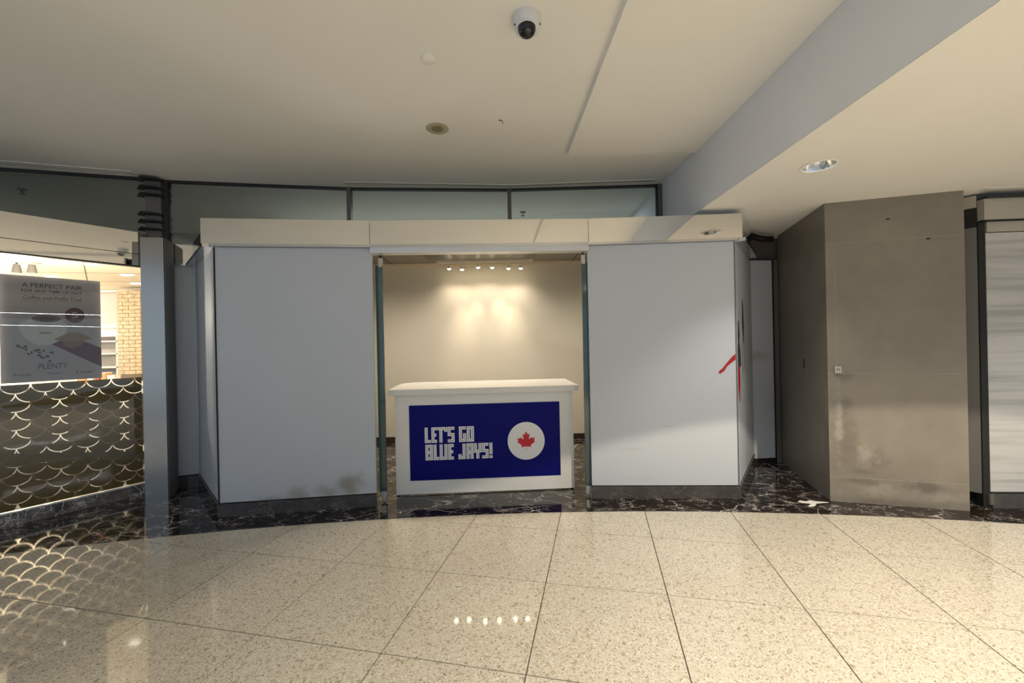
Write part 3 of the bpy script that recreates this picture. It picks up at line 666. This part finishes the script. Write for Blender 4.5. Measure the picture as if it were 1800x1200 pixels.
MB().box(-8.2, -4.9, 6.0, 6.6, 1.06, 1.09).build('top', 'shelfwhite', dc); MB().box(-8.15, -4.95, 6.05, 6.55, .1, 1.06).build('body', 'shelfwhite', dc)
for x in (-7.7, -7.1, -6.55, -6.1, -5.65, -5.25): MB().box(x, x + .30, 6.035, 6.05, .2, .95).build('door', 'wood', dc)
MB().box(-8.1, -5.0, 6.1, 6.5, 0, .1).build('kick', 'black', dc)
items = [(-6.52, 'packet', .10, .11, 'white box at the left end of the café counter goods'), (-6.40, 'orange', .09, .13, 'orange packet beside the white box on the café counter'), (-6.28, 'packet', .08, .17, 'tall white carton among the café counter goods'), (-6.17, 'redpacket', .06, .12, 'small red packet on the café counter'), (-6.08, 'orange', .07, .16, 'tall orange packet on the café counter'), (-5.97, 'packet', .11, .12, 'white box at the right end of the café counter goods')]
for x, m, w, hh, lab in items:
    t = thing('goods_box', (x, 6.15, 1.09), lab, 'box', 'goods on the café counter')
    MB().box(x - w / 2, x + w / 2, 6.10, 6.20, 1.09, 1.09 + hh).build('carton', m, t); MB().box(x - w / 2 - .003, x + w / 2 + .003, 6.097, 6.203, 1.09 + hh, 1.09 + hh + .012).build('lid', 'shelfwhite', t)
ts = thing('track_spotlight', (-5.95, 4.95, 2.5), 'small track spotlight on the café ceiling at the photo\'s left edge', 'spotlight')
MB().lathe((-5.95, 4.95, 2.60), [(0, .05), (.03, .05), (.045, -.05), (0, -.05)], 16).build('head', 'grey', ts); MB().tube([(-5.95, 4.95, 2.64), (-5.95, 4.95, 2.69)], .01).build('stem', 'grey', ts)
MB().lathe((-5.80, 4.98, 2.60), [(0, .05), (.03, .05), (.045, -.05), (0, -.05)], 16).build('head', 'grey', ts); MB().box(-6.05, -5.7, 4.93, 4.99, 2.675, 2.69).build('rail', 'shelfwhite', ts)
# long lamps of the far concourse, mirrored in the café glass
for a, b, lab in (((7.58, -4.12), (8.82, -2.04), 'long white linear lamp mirrored as upper streak in the café glass'), ((15.5, -9.2), (18.1, -6.9), 'long white linear lamp mirrored as lower streak in the café glass')):
    t = thing('linear_lamp', (*lerp(a, b, .5), 2.85), lab, 'lamp', 'linear lamps of the far concourse')
    w = .035 if a[0] < 10 else .07
    MB().wall(a, b, 2.825, 2.835, -w, w).build('diffuser', 'strip', t); MB().wall(a, b, 2.836, 2.862, -w - .01, w + .01).build('housing', 'satin', t)

# ------------------------------------------------------------------ stone column on the right
co = thing('stone_column', (3.55, 4.4, 0), 'broad stained grey-brown stone column right of the hoarding', 'column')
d1 = Vector((C2[0] - C1[0], C2[1] - C1[1])); d1n = d1.normalized(); d2n = Vector((-d1n.y, d1n.x))
def cpo(u, w): return (C1[0] + d1n.x * u + d2n.x * w, C1[1] + d1n.y * u + d2n.y * w)
WD, DP = d1.length, 1.30
MB().prism([cpo(.0012, .0012), cpo(WD - .0012, .0012), cpo(WD - .0012, DP), cpo(.0012, DP)], 0, ZL).build('core', 'seam', co)
def slabF(u0, u1, z0, z1): MB().prism([cpo(u0, 0), cpo(u1, 0), cpo(u1, .03), cpo(u0, .03)], z0, z1).build('stone_slab', 'stone', co)
def slabL(w0, w1, z0, z1): MB().prism([cpo(0, w0), cpo(.03, w0), cpo(.03, w1), cpo(0, w1)], z0, z1).build('stone_slab', 'stone', co)
q = .002
slabF(0, WD, 2.475 + q, ZL); slabF(0, WD, 0, .235 - q)
slabF(0, .075 - q, 1.228 + q, 2.475 - q); slabF(.075 + q, WD, 1.228 + q, 2.475 - q); slabF(0, WD, .235 + q, 1.228 - q)
slabL(.03, DP, 1.228 + q, ZL); slabL(.03, .095 - q, .235 + q, 1.228 - q); slabL(.095 + q, DP, .235 + q, 1.228 - q); slabL(.03, DP, 0, .235 - q)
MB().prism([cpo(WD, 0), cpo(WD, .03), cpo(WD - .03, .03)], 0, ZL).build('edge_slab', 'stone', co)
ob = thing('outlet_box', (*cpo(.077, -.01), 1.232), 'small pale outlet box on the stone column', 'outlet')
MB().prism([cpo(.052, -.022), cpo(.104, -.022), cpo(.104, 0), cpo(.052, 0)], 1.234, 1.300).build('plate', 'box', ob)
for u in (.068, .084): MB().prism([cpo(u, -.0235), cpo(u + .005, -.0235), cpo(u + .005, -.022), cpo(u, -.022)], 1.258, 1.28).build('socket_slot', 'dark', ob)
hk = thing('wall_slot', (*cpo(-.004, .55), 1.24), 'short dark vertical slot mark on the shaded side of the stone column', 'slot')
MB().prism([cpo(-.003, .54), cpo(0, .54), cpo(0, .56), cpo(-.003, .56)], 1.24, 1.345).build('slot_plate', 'black', hk)
for (u, z, nm) in ((.50, 2.66, 'small dark anchor hole near the top of the stone column'), (.80, 2.452, 'small dark anchor hole at the upper joint of the stone column')):
    t = thing('anchor_hole', (*cpo(u, 0), z), nm, 'hole')
    MB().prism([cpo(u - .01, -.004), cpo(u + .012, -.004), cpo(u + .012, 0), cpo(u - .01, 0)], z, z + .014).build('plug', 'dark', t)
    MB().prism([cpo(u - .004, -.007), cpo(u + .02, -.007), cpo(u + .02, -.004), cpo(u - .004, -.004)], z + .008, z + .014).build('chip', 'dark', t)
# recess wall and cables over the recess panel
struct(MB().wall((2.75, 5.31), (3.75, 5.36), 0, ZL, -.06, 0).build('wall_recess', 'brownwall'))
cb = thing('cable_bundle', (2.9, 4.95, 2.75), 'black cables sagging under the low ceiling beside the stone column', 'cable')
for dz, sag in ((0, .03), (.02, .06), (.045, .02)):
    pts = [(2.66 + .60 * t, 4.70 + .40 * t, 2.825 - dz - sag * 4 * t * (1 - t)) for t in [i / 12 for i in range(13)]]
    MB().tube(pts, .016, 8).build('cable', 'black', cb)

# ------------------------------------------------------------------ shop at the far right
D0, D1 = (4.335, 3.745), (6.6, 3.60)
ss = thing('shop_shutter', (5.2, 3.7, 0), 'white panel with grey horizontal streaks closing the far right shop', 'shutter')
MB().wall(D0, D1, .142, 2.50, -.03, 0).build('shutter_sheet', 'streak', ss)
MB().wall(D0, D1, .0, .128, -.03, .02).build('base', 'base', ss); MB().wall(D0, D1, .128, .142, -.03, .01).build('bottom_gap', 'black', ss)
MB().wall((4.345, 3.745), D1, 2.508, 2.60, -.03, .005).build('lower_header', 'tan', ss)
MB().wall((4.285, 3.735), D1, 2.612, 2.80, -.03, .03).build('upper_header', 'tan', ss)
MB().wall((4.285, 3.735), D1, 2.60, 2.612, -.03, .02).build('header_gap', 'black', ss)
MB().wall((4.285, 3.735), D1, 2.80, 2.815, -.03, .06).build('top_track', 'dark', ss)
MB().prism([(4.275, 3.75), (4.325, 3.74), (4.33, 3.80), (4.285, 3.81)], 0, 2.60).build('black_jamb', 'black', ss)
MB().prism([(4.205, 3.86), (4.278, 3.762), (4.30, 3.78), (4.24, 3.88)], .12, 2.56).build('grey_return', 'grey', ss)
MB().prism([(4.205, 3.86), (4.278, 3.762), (4.30, 3.78), (4.24, 3.88)], 2.56, 2.74).build('black_return', 'black', ss)
MB().prism([(4.205, 3.86), (4.278, 3.762), (4.30, 3.78), (4.24, 3.88)], 2.74, 2.85).build('tan_return', 'tan', ss)
MB().prism([(4.305, 3.722), (4.335, 3.718), (4.335, 3.735), (4.305, 3.74)], .03, .13).build('floor_clamp', 'bronze', ss)
sd = thing('slot_diffuser', (5.2, 3.55, ZL - .005), 'slotted air diffuser in the low ceiling before the far right shop', 'diffuser')
MB().wall((4.20, 3.66), (6.6, 3.50), ZL - .005, ZL - .0005, -.03, .03).build('diffuser_frame', 'ceil', sd)
for t in (-.02, .015): MB().wall((4.20, 3.66), (6.6, 3.50), ZL - .0065, ZL - .005, t - .003, t + .003).build('slot', 'grey', sd)
struct(MB().wall((4.0, 5.0), (8, 4.6), 0, ZL, -.1, 0).build('wall_far', 'brownwall'))

# ------------------------------------------------------------------ ceiling fittings
dl = thing('downlight', (dlx, dly, ZL), 'recessed round downlight with chrome reflector in the low ceiling', 'downlight')
MB().lathe((dlx, dly, ZL), [(.127, -.001), (.125, -.006), (.106, -.007), (.102, 0)], 40).build('trim_ring', 'ceil', dl)
MB().lathe((dlx, dly, ZL), [(.103, -.003), (.094, .03), (.082, .06), (.07, .085)], 40).build('reflector', 'reflector', dl)
MB().lathe((dlx, dly, ZL), [(0, .085), (.072, .085), (.072, .095), (0, .095)], 32).build('lamp_disc', 'lampwhite', dl)
sx, sy = .128, 2.435
se = thing('security_camera', (sx, sy, ZC), 'white dome security camera with black eye on the ceiling', 'camera')
MB().lathe((sx, sy, ZC), [(0, -.0), (.083, -.0), (.084, -.012), (.082, -.045), (.076, -.068), (.066, -.085), (.052, -.094), (0, -.094)], 40).build('housing', 'camwhite', se)
def sphere(c, r, n=20, mrows=12):
    mb = MB(); prof = [(r * math.sin(math.pi * i / mrows), -r * math.cos(math.pi * i / mrows)) for i in range(mrows + 1)]; prof[0] = (0, -r); prof[-1] = (0, r); return mb.lathe(c, prof, n)
eye = sphere((sx - .004, sy - .026, ZC - .086), .054).build('eye_dome', 'camblack', se)
MB().lathe((sx - .004, sy - .020, ZC - .078), [(.052, -.004), (.058, -.006), (.062, .002), (.058, .010), (.05, .010)], 36).build('bezel', 'camwhite', se)
for s in (-1, 1): sphere((sx + s * .074, sy - .03, ZC - .066), .005, 8, 6).build('screw', 'dark', se)
dp = thing('ceiling_cover', (-.52, 2.763, ZC), 'plain round white cover plate on the ceiling', 'cover plate')
MB().lathe((-.52, 2.763, ZC), [(0, -.020), (.045, -.020), (.05, -.016), (.05, 0), (0, 0)], 36).build('plate', 'ceil', dp)
sp = thing('ceiling_speaker', (-.63, 3.68, ZC), 'round yellowed speaker in the ceiling', 'speaker')
MB().lathe((-.63, 3.68, ZC), [(0, -.004), (.05, -.004), (.053, -.006), (.095, -.006), (.102, -.002), (.102, 0), (0, 0)], 36).build('rim', 'spk', sp)
MB().lathe((-.63, 3.68, ZC - .0045), [(0, -.004), (.048, -.0035), (.05, 0), (0, 0)], 30).build('grille', 'spkdark', sp)
hk = thing('ceiling_hook', (-.055, 3.56, ZC), 'tiny bent hook on the ceiling right of the speaker', 'hook')
MB().tube([(-.075, 3.56, ZC - .004), (-.045, 3.56, ZC - .006), (-.04, 3.56, ZC - .025), (-.045, 3.55, ZC - .035)], .003, 6).build('wire', 'dark', hk)
MB().lathe((-.065, 3.56, ZC), [(0, -.004), (.009, -.003), (.01, 0), (0, 0)], 12).build('base_plate', 'grey', hk)
for (x, y, lab) in ((-5.76, 4.86, 'small dark sprinkler behind the clerestory glass above the café'), (.20, 6.1, 'small sprinkler head seen through the right clerestory pane')):
    t = thing('sprinkler', (x, y, ZC), lab, 'sprinkler')
    MB().lathe((x, y, ZC), [(0, -.012), (.04, -.012), (.045, 0), (0, 0)], 18).build('escutcheon', 'grey', t)
    MB().tube([(x, y, ZC - .012), (x, y, ZC - .05)], .012, 8).build('stem', 'dark', t)
    MB().lathe((x, y, ZC - .055), [(0, -.004), (.03, -.004), (.03, 0), (0, 0)], 14).build('deflector', 'dark', t)
# white splash on the marble by the stone column
spl = [(2.72, 3.955), (2.76, 3.985), (2.80, 3.960), (2.855, 3.985), (2.90, 3.955), (2.95, 3.945), (3.00, 3.925), (2.92, 3.915), (2.86, 3.905), (2.835, 3.875), (2.80, 3.845), (2.755, 3.835), (2.745, 3.855), (2.79, 3.88), (2.80, 3.91), (2.74, 3.93)]
tag(MB().prism(spl, .0005, .0025).build('paint_splash', 'paintsplash'), 'white splash mark on the black marble floor beside the stone column', 'splash')
